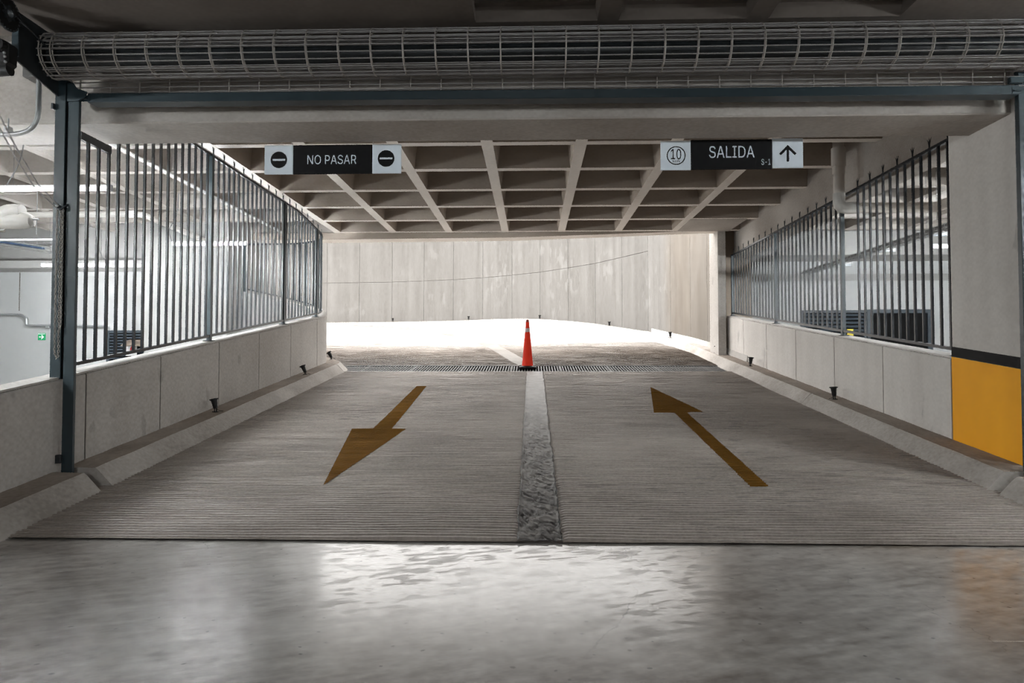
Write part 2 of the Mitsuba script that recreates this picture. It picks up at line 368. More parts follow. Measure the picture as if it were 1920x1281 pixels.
k = put('direction_arrow', painted([(1.896, 11.045), (2.227, 8.955), (2.003, 8.952), (1.967, 5.797), (1.816, 5.797), (1.841, 8.95), (1.579, 8.947)]), 'ochre_paint', None, False)
tag(k, 'ochre arrow painted on the right lane, pointing up the ramp', 'road marking')

# ------------------------------------------------------------------ paths of the two low walls and the outer wall
RA, YA = 1.2, 12.9
def left_path(s):
    if s <= YA: return np.array([-3.98, s]), np.array([1.0, 0])
    th = (s - YA) / RA
    if th <= math.pi / 2:
        n = np.array([math.cos(th), math.sin(th)]); return np.array([-3.98 - RA, YA]) + RA * n, n
    return np.array([-3.98 - RA - (s - YA - RA * math.pi / 2), YA + RA]), np.array([0, 1.0])
def left_top(s):
    return (SL * (min(s, YA) - Y0) + 0.945 + 0.017 * (min(s, YA) - 6) + max(0, s - YA) * 0.22)
OUT = np.array([(4.13, 3.0), (4.13, 14.3), (4.14, 15.5), (4.13, 16.2), (4.03, 17.48), (3.82, 18.95), (3.54, 20.9), (2.90, 22.10), (2.165, 23.445), (1.29, 24.54), (0.29, 25.67), (-0.787, 26.51), (-1.99, 27.31),
                (-3.24, 27.89), (-4.52, 28.31), (-5.93, 28.65), (-7.36, 28.80), (-8.80, 28.95), (-10.25, 28.95), (-11.7, 28.8), (-13.1, 28.5), (-14.5, 28.1)])
OUTS = np.r_[0, np.cumsum(np.linalg.norm(np.diff(OUT, axis=0), axis=1))]
def out_path(s):
    def at(q): return np.array([np.interp(q, OUTS, OUT[:, 0]), np.interp(q, OUTS, OUT[:, 1])])
    t = at(min(s + 0.25, OUTS[-1])) - at(max(s - 0.25, 0)); t /= np.linalg.norm(t)
    return at(s), np.array([-t[1], t[0]])
def sweep(path, ss, profile, rough=0.0, seed=0):
    """profile(s) gives the loop [(inward distance, z)] at s"""
    rings = []
    for s in ss:
        p, n = path(s)
        rings.append([(p[0] + n[0] * d, p[1] + n[1] * d, z) for d, z in profile(s, p)])
    R = np.array(rings)
    if rough:
        R = R + rough * (np.stack([meshkit.fbm(R * 5, 3, seed + q) for q in range(3)], -1) - 0.5) * 2
    return loft(R)

# low walls
def low_wall(key, path, top, joints, s0, s1, label, wm='wall_concrete'):
    ss = np.unique(np.r_[np.arange(s0, s1, 0.12), s1])
    put('core', sweep(path, ss, lambda s, p: [(-0.20, -0.2), (-0.20, top(s) - 0.012), (-0.015, top(s) - 0.012), (-0.015, -0.2)]), 'joint_concrete', key, label='dark recessed joints')
    put('coping', sweep(path, ss, lambda s, p: [(-0.205, top(s) - 0.012), (-0.205, top(s) + 0.004), (0.0, top(s) + 0.004), (0.0, top(s) - 0.012)], 0.003, 3), wm, key)
    put('rear_face', sweep(path, ss, lambda s, p: [(-0.225, -0.2), (-0.225, top(s)), (-0.2, top(s)), (-0.2, -0.2)]), 'grey_wall', key)
    for a, b in zip(joints, joints[1:]):
        g = 0.009
        q = np.linspace(a + g, b - g, max(3, int((b - a) / 0.13)))
        put('panel', sweep(path, q, lambda s, p: [(-0.02, zr(p[0], p[1]) - 0.05), (-0.02, top(s) - 0.018), (-0.004, top(s) - 0.018), (0.004, top(s) - 0.03), (0.004, zr(p[0], p[1]) - 0.05)]), wm, key)
    tag(key, label, None, None, 'structure')
arcend = YA + RA * math.pi / 2
low_wall('wall_left', left_path, left_top, [2.4, 3.6, 4.75, 5.98, 7.2, 8.56, 9.83, 11.13, 12.5, 13.7, arcend, 16.2, 17.6], 2.4, 17.6, 'low panelled concrete parapet along the left lane, rounded at its far end')
right_path = lambda s: (np.array([4.13, s]), np.array([-1.0, 0]))
right_top = lambda s: SL * (s - Y0) + 0.972
low_wall('wall_right', right_path, right_top, [6.86, 8.17, 9.46, 10.82, 12.16, 13.46, 14.58], 6.86, 14.58, 'low panelled concrete parapet along the right lane behind the yellow pillar', 'wall_concrete_pale')

# curbs: sloping front face, flat top, cast in pieces
def curb_piece(path, s0, s1, step=0.12, base=zr, seed=0, far=False):
    ss = np.linspace(s0, s1, max(3, int((s1 - s0) / step)))
    def prof(s, p):
        z = float(base(p[0], p[1])); e = 0.012 * (meshkit.fbm(np.array([s * 1.7, seed * 3.1, 0.0]), 3, 31) - 0.5)
        return [(-0.03, z - 0.12), (-0.03, z + 0.165), (0.26 + e, z + 0.16), (0.285 + e, z + 0.145), (0.42 + e, z - 0.0), (0.42 + e, z - 0.12)]
    return sweep(path, ss, prof, 0.006, seed)
# left
tag('curb', 'concrete curb along the foot of the left parapet', None, None, 'structure')
for i, (a, b) in enumerate([(2.4, 5.58), (5.73, 9.4), (9.41, 12.86), (12.875, 13.25), (13.26, 13.66), (13.67, 14.3), (14.31, 15.4)]):
    put('segment', curb_piece(left_path, a, b, seed=i), 'curb_concrete', 'curb', 22)
tag('curb_001', 'concrete curb along the right parapet and the outer wall', None, None, 'structure')
used['curb'] = 2
for i, (a, b) in enumerate([(0.2, 2.60), (2.74, 6.6), (6.61, 10.1), (10.11, 11.3), (11.31, 12.6), (12.61, 13.9), (13.91, 15.4), (15.41, 17.1)] + [(17.11 + 1.5 * j, 18.6 + 1.5 * j) for j in range(13)]):
    put('segment', curb_piece(out_path, a, b, seed=20 + i), 'curb_concrete', 'curb_001', 22)
# pale skim of mortar along the right wall's foot
def foot_strip(s0, s1):
    return sweep(out_path, np.linspace(s0, s1, 40), lambda s, p: [(-0.02, zr(*p) + 0.15), (-0.02, zr(*p) + 0.285), (0.012, zr(*p) + 0.28), (0.03, zr(*p) + 0.15)], 0.004, 5)
put('foot_strip', foot_strip(10.2, 17.6), 'pale_mortar', 'curb_001', label='pale mortar skim along the wall foot')

# outer retaining wall in tall panels
JZ = 4.608
joints = [12.6, float(OUTS[3])] + [float(OUTS[i]) for i in range(4, len(OUT))]
ss = np.arange(12.55, OUTS[-1], 0.2)
OTOP = lambda p: 1.45 + 0.1813 * p[1]      # unseen wall top kept low, shaped to let the sky mirror in the floor
put('core', sweep(out_path, ss, lambda s, p: [(-0.4, 0.2), (-0.4, OTOP(p)), (-0.03, OTOP(p)), (-0.03, 0.2)]), 'joint_concrete', 'wall_back', label='dark recessed joints')
for i, (a, b) in enumerate(zip(joints, joints[1:])):
    q = np.linspace(a + 0.006, b - 0.006, 8)
    def panel(lo, hi): return sweep(out_path, q, lambda s, p: [(-0.035, lo(p)), (-0.035, hi(p)), (0.0, hi(p)), (0.0, lo(p))])
    lo = lambda p: float(zr(*p)) + 0.05
    if i < 4:
        put('panel', panel(lo, OTOP), 'far_concrete', 'wall_back')
    else:
        put('panel', panel(lo, lambda p: JZ - 0.006), 'far_concrete', 'wall_back')
        put('panel', panel(lambda p: JZ + 0.006, OTOP), 'far_concrete', 'wall_back')
tag('wall_back', 'tall curved retaining wall of pale concrete panels in daylight beyond the ramp', None, None, 'structure')

# ------------------------------------------------------------------ gate beam, pillar, portal, room shell
put('gate_beam', cat(cbox(-13.2, 4.14, 5.95, 6.53, 3.345, 4.5, 0.012)), 'beam_concrete')
tag('gate_beam', 'deep concrete beam crossing above the ramp behind the rolled grille', None, None, 'structure')
put('column', cbox(4.13, 4.8, 5.88, 6.85, -0.1, 4.5, 0.012), 'wall_concrete_pale', 'pillar_right')
def band(h0, h1, t):
    return sweep(right_path, np.linspace(5.9, 6.848, 12), lambda s, p: [(-0.01, zr(*p) + h0), (-0.01, zr(*p) + h1), (t, zr(*p) + h1), (t, zr(*p) + h0)])
put('yellow_band', band(0.13, 0.977, 0.004), 'yellow_paint', 'pillar_right', label='yellow painted lower part')
put('black_band', band(0.979, 1.077, 0.004), 'black_paint', 'pillar_right', label='black painted stripe')
tag('pillar_right', 'concrete pillar with yellow painted foot and black stripe right of the ramp', None, None, 'structure')

put('post', cbox(3.9, 4.07, 14.42, 15.1, 0.8, 4.4, 0.01), 'wall_concrete', 'portal')
put('recess', cat(box(4.06, 4.7, 14.72, 15.5, 0, 4.4)), 'slab_concrete', 'portal', label='dark recess beside the post')
tag('portal', 'narrow concrete jamb at the end of the right parapet', None, None, 'structure')

put('wall_left_outer', box(-13.3, -13, -8, 16.2, 0, 4.5), 'grey_wall'); tag('wall_left_outer', 'side wall of the left parking bay', None, None, 'structure')
put('wall_right_outer', box(13, 13.3, -8, 16.2, 0, 4.5), 'grey_wall'); tag('wall_right_outer', 'side wall of the right parking bay', None, None, 'structure')
put('wall_front', box(-13.3, 13.3, -8.3, -8, 0, 4.5), 'grey_wall'); tag('wall_front', 'end wall of the parking level behind the camera', None, None, 'structure')
# left bay
wl = 'wall_left_bay'
put('face', box(-13, -7.62, 14.2, 14.5, 0, 4.5), 'white_wall', wl)
put('upper_beam', box(-13, -7.63, 14.12, 14.3, 3.2, 4.5), 'grey_wall', wl)
put('ledge_beam', cbox(-13, -7.62, 13.6, 14.21, 3.13, 3.29, 0.008), 'grey_wall', wl)
put('stair_block', cbox(-7.64, -6.0, 13.2, 14.9, 0, 4.4, 0.008), 'grey_wall', wl)
put('lintel', cbox(-6.7, -5.95, 14.75, 15.3, 3.36, 4.4, 0.008), 'white_wall', wl)
put('recess', box(-6.7, -5.95, 15.6, 15.9, 0, 4.4), 'grey_wall', wl)
put('jamb', cbox(-5.99, -5.86, 14.75, 15.95, 0, 4.4, 0.008), 'grey_wall', wl)
put('joint', box(-10.93, -10.915, 14.19, 14.21, 2.3, 3.12), 'joint_concrete', wl)
tag(wl, 'white plastered back wall of the parking bay behind the left fence', None, None, 'structure')
# right bay
wr = 'wall_right_bay'
put('face', box(4.7, 13, 15.5, 15.8, 0, 4.5), 'white_wall', wr)
put('beam', cbox(4.62, 13, 14.6, 15.52, 3.475, 4.5, 0.008), 'grey_wall', wr)
put('stripe', box(4.7, 13, 15.49, 15.502, 3.035, 3.19), 'grey_wall', wr, label='grey band under the beam')
tag(wr, 'white plastered back wall of the parking bay behind the right fence', None, None, 'structure')

# ------------------------------------------------------------------ ceiling
ZB, ZT = 3.97, 4.39
ce = 'ceiling'
put('slab', box(-4.14, 4.34, 5.6, 14.82, ZT, 4.7), 'slab_concrete', ce)
put('slab', cat(box(-13.3, -4.14, 5.6, 14.82, ZT, 4.7), box(-13.3, -5.9, 14.82, 16.2, ZT, 4.7)), 'bay_concrete', ce)
put('slab', cat(box(4.34, 13.3, 5.6, 14.82, ZT, 4.7), box(4.6, 13.3, 14.82, 16.2, ZT, 4.7)), 'bay_concrete', ce)
def rib_y(x, y0, y1, w=0.15, w2=0.27):
    r = [(x - w / 2, ZB), (x - w2 / 2, ZT + 0.02), (x + w2 / 2, ZT + 0.02), (x + w / 2, ZB)]
    return loft([[(a, y, b) for a, b in r] for y in (y0, y1)])
def rib_x(y, x0, x1, w=0.13, w2=0.25):
    r = [(y - w / 2, ZB + 0.001), (y - w2 / 2, ZT + 0.02), (y + w2 / 2, ZT + 0.02), (y + w / 2, ZB + 0.001)]
    return loft([[(x, a, b) for a, b in r] for x in (x0, x1)])
GX = [0.62 + 1.19 * k for k in range(-11, 11)]
GY = [7.4, 8.56, 9.72, 10.87, 12.03, 13.19, 14.35]
for x in GX:
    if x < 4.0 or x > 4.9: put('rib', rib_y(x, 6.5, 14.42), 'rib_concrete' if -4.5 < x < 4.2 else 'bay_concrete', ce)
for y in GY:
    put('cross_rib', rib_x(y, -13, -4.14), 'bay_concrete', ce)
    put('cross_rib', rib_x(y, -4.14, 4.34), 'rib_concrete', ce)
    put('cross_rib', rib_x(y, 4.34, 13), 'bay_concrete', ce)
put('infill', box(3.05, 4.14, 13.2, 14.42, ZB - 0.006, ZT), 'beam_concrete', ce, label='solid filled coffer at the right end')
# front soffit with a stepped row of coffers
put('front_slab', cat(box(-13.3, 13.3, -8.3, 3.0, ZB, 4.7), box(-13.3, -0.46, 3.0, 5.58, ZB, 4.7), box(2.94, 13.3, 3.0, 5.58, ZB, 4.7), box(-0.5, 3.0, 2.9, 5.95, 4.5, 4.7)), 'soffit_concrete', ce)
def stepped_x(y0, y1):      # rib along X with a ledge on both sides
    r = [(y0, ZB), (y0 - 0.05, ZB + 0.1), (y0 - 0.11, ZB + 0.1), (y0 - 0.16, 4.55), (y1 + 0.0, 4.55), (y1, ZB)]
    return loft([[(x, a, b) for a, b in r] for x in (-0.5, 2.98)])
def stepped_y(x0, x1):
    r = [(x0, ZB), (x0 - 0.02, ZB + 0.1), (x0 - 0.07, ZB + 0.1), (x0 - 0.1, 4.55), (x1 + 0.1, 4.55), (x1 + 0.07, ZB + 0.1), (x1 + 0.02, ZB + 0.1), (x1, ZB)]
    return loft([[(a, y, b) for a, b in r] for y in (2.9, 5.5)])
put('cross_rib', stepped_x(5.465, 5.585), 'soffit_concrete', ce)
put('rib', stepped_y(0.53, 0.70), 'soffit_concrete', ce)
put('rib', stepped_y(1.73, 1.90), 'soffit_concrete', ce)
for y in (4.3,): put('cross_rib', stepped_x(y, y + 0.12), 'soffit_concrete', ce)
put('joint_cover', box(-13.3, 13.3, 5.58, 5.96, 4.5, 4.7), 'soffit_concrete', ce)
tag(ce, 'waffle slab ceiling of square concrete coffers', None, None, 'structure')
# edge beam at the exit, its underside rising to the right
def edge_beam():
    rings = []
    for x in np.linspace(-9, 3.95, 40):
        zb = np.interp(x, [-9, -4.5, -0.4, 1.5, 3.3, 4], [3.83, 3.835, 3.86, 3.915, 3.975, 3.98])
        yb = np.interp(x, [-9, 0, 4], [14.84, 14.84, 14.75])
        rings.append([(x, 14.44, zb + 0.0), (x, 14.44, 4.5), (x, yb, 4.5), (x, yb, zb)])
    return loft(rings)
put('edge_beam', edge_beam(), 'rib_concrete'); tag('edge_beam', 'shallow concrete beam along the ceiling edge at the daylight exit', None, None, 'structure')
put('fence_beam', cbox(4.33, 4.62, 6.8, 14.75, 3.44, 4.45, 0.01), 'beam_concrete'); tag('fence_beam', 'concrete downstand beam above the right fence', None, None, 'structure')

# ------------------------------------------------------------------ trench drain
tr = thing('drain_grate', 'steel grated trench drain crossing the ramp under the cone', 'drain')
def tilt(m):
    v = m.vertices.copy(); v[:, 2] += zr(0 * v[:, 0], v[:, 1]); m.vertices = v; return m
put('frame', tilt(cat(box(-3.82, 3.8, DR0 - 0.02, DR0 + 0.03, -0.05, 0.012), box(-3.82, 3.8, DR1 - 0.03, DR1 + 0.02, -0.05, 0.012))), 'grate_steel', tr)
put('trench', tilt(cat(box(-3.82, 3.8, DR0, DR1, -0.42, -0.4), box(-3.82, 3.8, DR0 - 0.01, DR0, -0.4, -0.04), box(-3.82, 3.8, DR1, DR1 + 0.01, -0.4, -0.04))), 'void_black', tr, label='dark trench under the bars')
cuts = [-3.81, -3.29, -2.33, -1.37, -0.41, 0.55, 1.5, 2.43, 3.39, 3.79]
for a, b in zip(cuts, cuts[1:]):
    ms = [box(a + 0.004, a + 0.02, DR0 + 0.03, DR1 - 0.03, -0.035, 0.006), box(b - 0.02, b - 0.004, DR0 + 0.03, DR1 - 0.03, -0.035, 0.006)]
    for q in (0.33, 0.66): ms.append(box(a + 0.004, b - 0.004, DR0 + q * 0.89 - 0.006, DR0 + q * 0.89 + 0.006, -0.03, -0.008))
    k = put('grate_panel', tilt(cat(*ms)), 'grate_steel', tr)
    nb = max(2, int((b - a) / 0.052))
    put('bars', tilt(cat(*[box(a + (b - a) * j / nb - 0.009, a + (b - a) * j / nb + 0.009, DR0 + 0.03, DR1 - 0.03, -0.03, 0.004) for j in range(1, nb)])), 'grate_steel', k, kind='stuff')

# ------------------------------------------------------------------ traffic cone
co = thing('traffic_cone', 'red orange traffic cone standing on the drain grate in mid ramp', 'traffic cone')
cz = float(zr(0, 13.4)) + 0.012; CT = T().translate([-0.094, 13.42, cz])
b = cbox(-0.178, 0.178, -0.178, 0.178, 0, 0.028, 0.012)
ring = lathe([(0.15, 0.02), (0.15, 0.035), (0.112, 0.05), (0.10, 0.045)], 24)
put('base', cat(b, ring), 'black_plastic', co, to_world=CT, label='flat black square base')
rc = lambda z: 0.112 - (0.112 - 0.029) * (z - 0.03) / 0.9
put('body', lathe([(rc(0.03), 0.03), (rc(0.715), 0.715)], 32), 'cone_red', co, True, to_world=CT)
put('band', lathe([(rc(0.715) + 0.001, 0.712), (rc(0.785) + 0.001, 0.788)], 32), 'grey_band', co, True, to_world=CT, label='worn grey reflective band')
put('tip', lathe([(rc(0.785), 0.785), (rc(0.92), 0.92), (0.027, 0.945), (0.018, 0.957), (0.0, 0.96)], 32), 'cone_red', co, True, to_world=CT)
put('cap', lathe([(rc(0.912) + 0.0012, 0.908), (0.029, 0.93), (0.0275, 0.946), (0.0185, 0.9585), (0.0, 0.9615)], 32), 'cone_dark', co, True, to_world=CT, label='dark red tip')

# ------------------------------------------------------------------ fences
barp = mikit.ply(trimesh.creation.box(extents=[0.023, 0.023, 1.0], transform=trimesh.transformations.translation_matrix([0, 0, 0.5])), 'fence_steel')
def spike_mesh():
    ms = []
    for a, l in ((0, 0.125), (1, 0.115), (-1, 0.115)):
        pts = [(0, 0, 0.0), (0, a * 0.006, 0.045), (0, a * 0.016, 0.08), (0, a * 0.040, l)]
        ms.append(tube(pts, [0.007, 0.006, 0.005, 0.001], 5))
    return cat(*ms)
spikep = mikit.ply(spike_mesh(), 'dark_steel')
def placed(p, n, z, h=1.0):
    return T().translate([float(p[0]), float(p[1]), float(z)]).rotate([0, 0, 1], math.degrees(math.atan2(n[1], n[0]))).scale([1, 1, float(h)])
def fence(label, path, wall_top, ztop, s0, s1, posts, off, pitch, skip=lambda s: False, low=None):
    f = thing('fence', label, 'fence')
    at = lambda s: (path(s)[0] + path(s)[1] * off, path(s)[1])
    zb = lambda s: wall_top(s) + 0.055
    ss = np.unique(np.r_[np.arange(s0, s1, 0.1), s1])
    rail = lambda lo, hi, a, b: sweep(path, [s for s in np.unique(np.r_[a, ss[(ss > a) & (ss < b)], b])], lambda s, p: [(off - 0.019, lo(s)), (off - 0.019, hi(s)), (off + 0.019, hi(s)), (off + 0.019, lo(s))])
    a0 = low[0] if low else s0
    put('bottom_rail', rail(zb, lambda s: zb(s) + 0.03, a0, s1), 'fence_steel', f)
    put('top_rail', rail(lambda s: ztop(s) - 0.03, ztop, s0, s1), 'fence_steel', f)
    if low:
        put('top_rail', rail(lambda s: low[2] - 0.07, lambda s: low[2], low[0], low[1]), 'dark_steel', f)
    for s in posts:
        p, n = at(s); z0 = wall_top(s) - 0.01
        if low and s < low[1]: h = low[2] - z0
        else: h = ztop(s) + 0.0 - z0
        m = cat(box(-0.024, 0.024, -0.024, 0.024, 0, 1))
        k = put('post', m, 'teal_steel', f, to_world=placed(p, n, z0, h))
        put('foot_plate', box(-0.05, 0.05, -0.06, 0.06, 0, 0.012), 'dark_steel', k, to_world=placed(p, n, wall_top(s) + 0.002))
    s, i = a0 + pitch * 0.8, 0
    while s < s1 - 0.03:
        if not any(abs(s - q) < 0.05 for q in posts) and not skip(s):
            p, n = at(s)
            top = low[2] - 0.03 if (low and s < low[1] + 0.05) else ztop(s) - 0.02
            put('bar', barp, None, f, to_world=placed(p, n, zb(s) + 0.02, top - zb(s) - 0.02))
            if i % 2 == 0 and not (low and s < low[1] + 0.1):
                put('spike', spikep, None, f, to_world=placed(p, n, ztop(s) - 0.003))
        s += pitch; i += 1
    return f
fence('dark steel bar fence with spikes on the left parapet, curving at its far end', left_path, left_top, lambda s: 3.85 - 0.17 * sstep(11.5, 13.5, s),
      6.56, 16.5, [8.5, 11.06, 12.75, 14.2, 15.6], -0.10, 0.153, low=(5.98, 6.42, 3.285))
fence('dark steel bar fence with spikes on the right parapet, beside the yellow pillar', right_path, right_top, lambda s: 3.472,
      6.87, 14.52, [6.9, 9.38, 11.94, 14.48], -0.09, 0.160, skip=lambda s: 8.97 < s < 9.28)

# ------------------------------------------------------------------ rolling grille and its frame
gf = thing('gate_frame', 'blue grey steel posts of the rolling gate at both ramp edges', 'gate frame')
def channel(x0, x1, y0, y1, z0, z1, t=0.012):
    """U channel open to +-X side seen as two webs"""
    return cat(cbox(x0, x1, y0, y0 + t, z0, z1, 0.003), cbox(x0, x0 + t, y0, y1, z0, z1, 0.003), cbox(x1 - t, x1, y0, y1, z0, z1, 0.003), cbox(x0, x1, y1 - t, y1, z0, z1, 0.003))
put('post', channel(-4.06, -3.968, 5.63, 5.665, 1.06, 3.62), 'teal_steel', gf, label='outer left post standing on the parapet')
put('post', channel(-3.945, -3.85, 5.63, 5.66, 0.24, 3.52), 'teal_steel', gf, label='inner left guide rail reaching the curb')
put('gap_shade', box(-3.97, -3.94, 5.645, 5.655, 1.06, 3.6), 'void_black', gf)  # black strip put in as the shade of the gap between the posts
put('foot_plate', box(-4.16, -3.99, 5.56, 5.74, 1.045, 1.056), 'zinc', gf)
put('bracket', cbox(-4.02, -3.93, 5.60, 5.63, 0.36, 0.43, 0.004), 'dark_steel', gf)
put('clip', cbox(-4.075, -4.055, 5.6, 5.66, 3.35, 3.4, 0.003), 'dark_steel', gf)
put('corner_plate', extrude(Polygon([(-3.95, 3.42), (-3.86, 3.42), (-3.80, 3.45), (-3.78, 3.50), (-3.87, 3.53), (-3.90, 3.58), (-3.95, 3.58)]), 0.01).apply_transform(np.array([[1, 0, 0, 0], [0, 0, -1, 5.63], [0, 1, 0, 0], [0, 0, 0, 1.0]])), 'teal_steel', gf)
put('post', channel(4.02, 4.20, 5.70, 5.75, 0.27, 3.62), 'teal_steel', gf, label='right guide rail in front of the pillar')
put('corner_plate', cbox(3.93, 4.05, 5.66, 5.70, 3.50, 3.55, 0.004), 'teal_steel', gf)

gr = thing('rolling_grille', 'steel rod grille rolled up in a drum over the ramp entrance', 'rolling gate')
GC = np.array([5.50, 3.74])
def spiral(a):            # a: turns from the outside end
    r = 0.198 - 0.030 * a; th = 2 * np.pi * a
    return GC[0] + r * np.cos(th), GC[1] + r * np.sin(th)
TURNS, PER = 2.4, 20
rods = [spiral(i / PER) for i in range(int(TURNS * PER))]
rodp = mikit.ply(tube([(-4.0, 0, 0), (4.36, 0, 0)], 0.0048, 7), 'rod_steel', 40)
for i, (y, z) in enumerate(rods):
    sag = 0.004 * math.sin(i * 1.7)
    put('rod', rodp, None, gr, to_world=T().translate([0, float(y), float(z + sag)]))
for z in (3.70, 3.66, 3.61, 3.565, 3.52, 3.49):
    put('rod', rodp, None, gr, to_world=T().translate([0, 5.698, z]))
lp = [(0, *spiral(i / PER)) for i in np.arange(0, TURNS * PER, 1.0)]
lp = [(0, 5.698, z) for z in (3.47, 3.52, 3.565, 3.61, 3.66, 3.70)] + lp
linkp = mikit.ply(tube(lp, 0.0062, 5), 'link_steel', 40)
for x in [-3.985] + [-3.89 + 0.26 * i for i in range(32)]:
    put('link_strap', linkp, None, gr, to_world=T().translate([x, 0, 0]))
put('barrel', tube([(-4.0, GC[0], GC[1]), (4.36, GC[0], GC[1])], 0.075, 20), 'dark_steel', gr, 40)
def bar_bottom():
    m = cbox(-3.80, 4.0, 5.66, 5.79, 3.395, 3.472, 0.004)
    m2 = box(-3.78, 4.0, 5.735, 5.76, 3.37, 3.46)
    v = m.vertices.copy(); v[:, 2] += np.interp(v[:, 0], [-3.8, -0.2, 4], [0.03, 0, 0.008]); m.vertices = v
    return cat(m)
put('bottom_bar', bar_bottom(), 'teal_steel', gr, label='teal painted bottom bar')
for x, z in ((-3.83, 3.455), (3.97, 3.43)):
    put('end_bolt', cat(tube([(x - 0.02, 5.652, z), (x + 0.035, 5.652, z)], 0.008, 8), cbox(x - 0.03, x + 0.05, 5.655, 5.66, z - 0.025, z + 0.03, 0.002)), 'teal_steel', gr)

br = thing('roller_bracket', 'dark steel side plate carrying the left end of the grille drum', 'bracket')
pl = extrude(Polygon([(5.12, 3.575), (5.125, 3.84), (5.18, 3.955), (5.53, 3.955), (5.57, 3.93), (5.86, 3.60), (5.86, 3.47), (5.80, 3.43)]), 0.012)
v = pl.vertices; pl.vertices = np.stack([v[:, 2] - 4.045, v[:, 0], v[:, 1]], 1)
put('side_plate', pl, 'dark_steel', br)
put('flange', cbox(-4.045, -3.99, 5.115, 5.128, 3.58, 3.84, 0.003), 'teal_steel', br)
put('shaft', tube([(-4.12, 5.5, 3.74), (-3.98, 5.5, 3.74)], 0.02, 14), 'zinc', br, 40)
put('bearing', cat(lathe([(0.0, -0.02), (0.06, -0.02), (0.06, 0.02), (0.0, 0.02)], 18).apply_transform(trimesh.transformations.rotation_matrix(math.pi / 2, [0, 1, 0])).apply_translation([-4.02, 5.5, 3.74])), 'black_plastic', br, 40)
put('angle_cleat', cbox(-4.03, -3.86, 5.72, 5.92, 3.90, 4.0, 0.006), 'dark_steel', br)

br2 = thing('roller_bracket', 'dark steel side plate carrying the right end of the grille drum', 'bracket')
put('side_plate', move(pl, 8.425, 0, 0), 'dark_steel', br2)
put('shaft', tube([(4.34, 5.5, 3.74), (4.46, 5.5, 3.74)], 0.02, 14), 'zinc', br2, 40)
ho = thing('chain_hoist', 'black sprocket and gearbox of the gate drive at the top left corner', 'gate drive')
def sprocket(r, teeth, w):
    a = np.linspace(0, 2 * np.pi, teeth * 4, endpoint=False)
    rr = r + 0.008 * np.where((np.arange(teeth * 4) % 4) < 2, 1, -1)
    m = extrude(Polygon(np.c_[rr * np.cos(a), rr * np.sin(a)]).difference(shapely.Point(0, 0).buffer(0.03)), w)
    v = m.vertices; m.vertices = np.stack([v[:, 2], v[:, 0], v[:, 1]], 1); return m
put('sprocket', move(sprocket(0.118, 26, 0.012), -3.98, 4.98, 3.845), 'black_plastic', ho)
put('hub', move(sprocket(0.05, 8, 0.05), -4.0, 4.98, 3.845), 'dark_steel', ho)
def beads(pts, r, every):
    p = np.asarray(pts, float); s = np.r_[0, np.cumsum(np.linalg.norm(np.diff(p, axis=0), axis=1))]
    ms = []
    for d in np.arange(0, s[-1], every):
        c = [np.interp(d, s, p[:, q]) for q in range(3)]
        m = trimesh.creation.icosphere(1, r); m.apply_scale([1.3, 1, 1]); m.apply_translation(c); ms.append(m)
    return cat(*ms)
ra = np.linspace(-2.2, 2.6, 60)
put('drive_chain', beads([(-3.975, 4.98 + 0.126 * math.cos(q), 3.845 + 0.122 * math.sin(q)) for q in ra] + [(-3.94, 5.49, 3.735)], 0.008, 0.017), 'dark_steel', ho, True, kind='stuff')
put('gearbox', cat(cbox(-4.45, -3.97, 4.98, 5.10, 3.46, 3.64, 0.02), lathe([(0, -0.02), (0.055, -0.02), (0.05, 0.03), (0, 0.035)], 20).apply_transform(trimesh.transformations.rotation_matrix(math.pi / 2, [1, 0, 0])).apply_translation([-4.03, 4.98, 3.60])), 'black_plastic', ho, 30)
for x, z in ((-3.99, 3.545), (-3.985, 3.515), (-3.98, 3.475)):
    put('bolt', move(trimesh.creation.icosphere(2, 0.011), x, 4.978, z), 'zinc', ho, True)
put('motor', tube([(-4.6, 5.04, 3.40), (-3.99, 5.04, 3.44)], 0.045, 16), 'black_plastic', ho, 40)

# chains
def link(r=0.0035, L=0.011, W=0.007):
    a = np.linspace(0, 2 * np.pi, 12, endpoint=False)
    p = np.stack([W * np.cos(a), 0 * a, L * np.sign(np.sin(a)) * np.abs(np.sin(a)) ** 0.7], 1)
    return tube(np.vstack([p, p[:2]]), r, 5, caps=False)
LK = link()
def chain_mesh(pts, step=0.021, scale=1.0):
    p = np.asarray(pts, float); s = np.r_[0, np.cumsum(np.linalg.norm(np.diff(p, axis=0), axis=1))]
    ms = []
    for i, d in enumerate(np.arange(0, s[-1], step * scale)):
        c = np.array([np.interp(d, s, p[:, q]) for q in range(3)])
        c2 = np.array([np.interp(min(d + 0.01, s[-1] - 1e-4), s, p[:, q]) for q in range(3)]); t = c2 - c
        if np.linalg.norm(t) < 1e-6: continue
        m = LK.copy(); m.apply_scale(scale)
        m.apply_transform(trimesh.geometry.align_vectors([0, 0, 1], [0, 0, 0] + t / np.linalg.norm(t)) @ trimesh.transformations.rotation_matrix((i % 2) * math.pi / 2 + 0.5, [0, 0, 1]))
        m.apply_translation(c); ms.append(m)
    return cat(*ms)
hc = thing('hand_chain', 'loose loop of steel chain hanging down the face of the left gate post', 'chain')
loop = [(-4.008 + 0.002 * math.sin(q), 5.612, 2.51 - 0.02 * q) for q in range(61)] + [(-4.0, 5.610, 1.265), (-3.985, 5.608, 1.235), (-3.973, 5.610, 1.26)] + [(-3.975 + 0.002 * math.sin(q * 0.7), 5.612, 1.28 + 0.02 * q) for q in range(61)]
put('links', chain_mesh(loop, 0.021, 1.0), 'link_steel', hc, 40, kind='stuff')
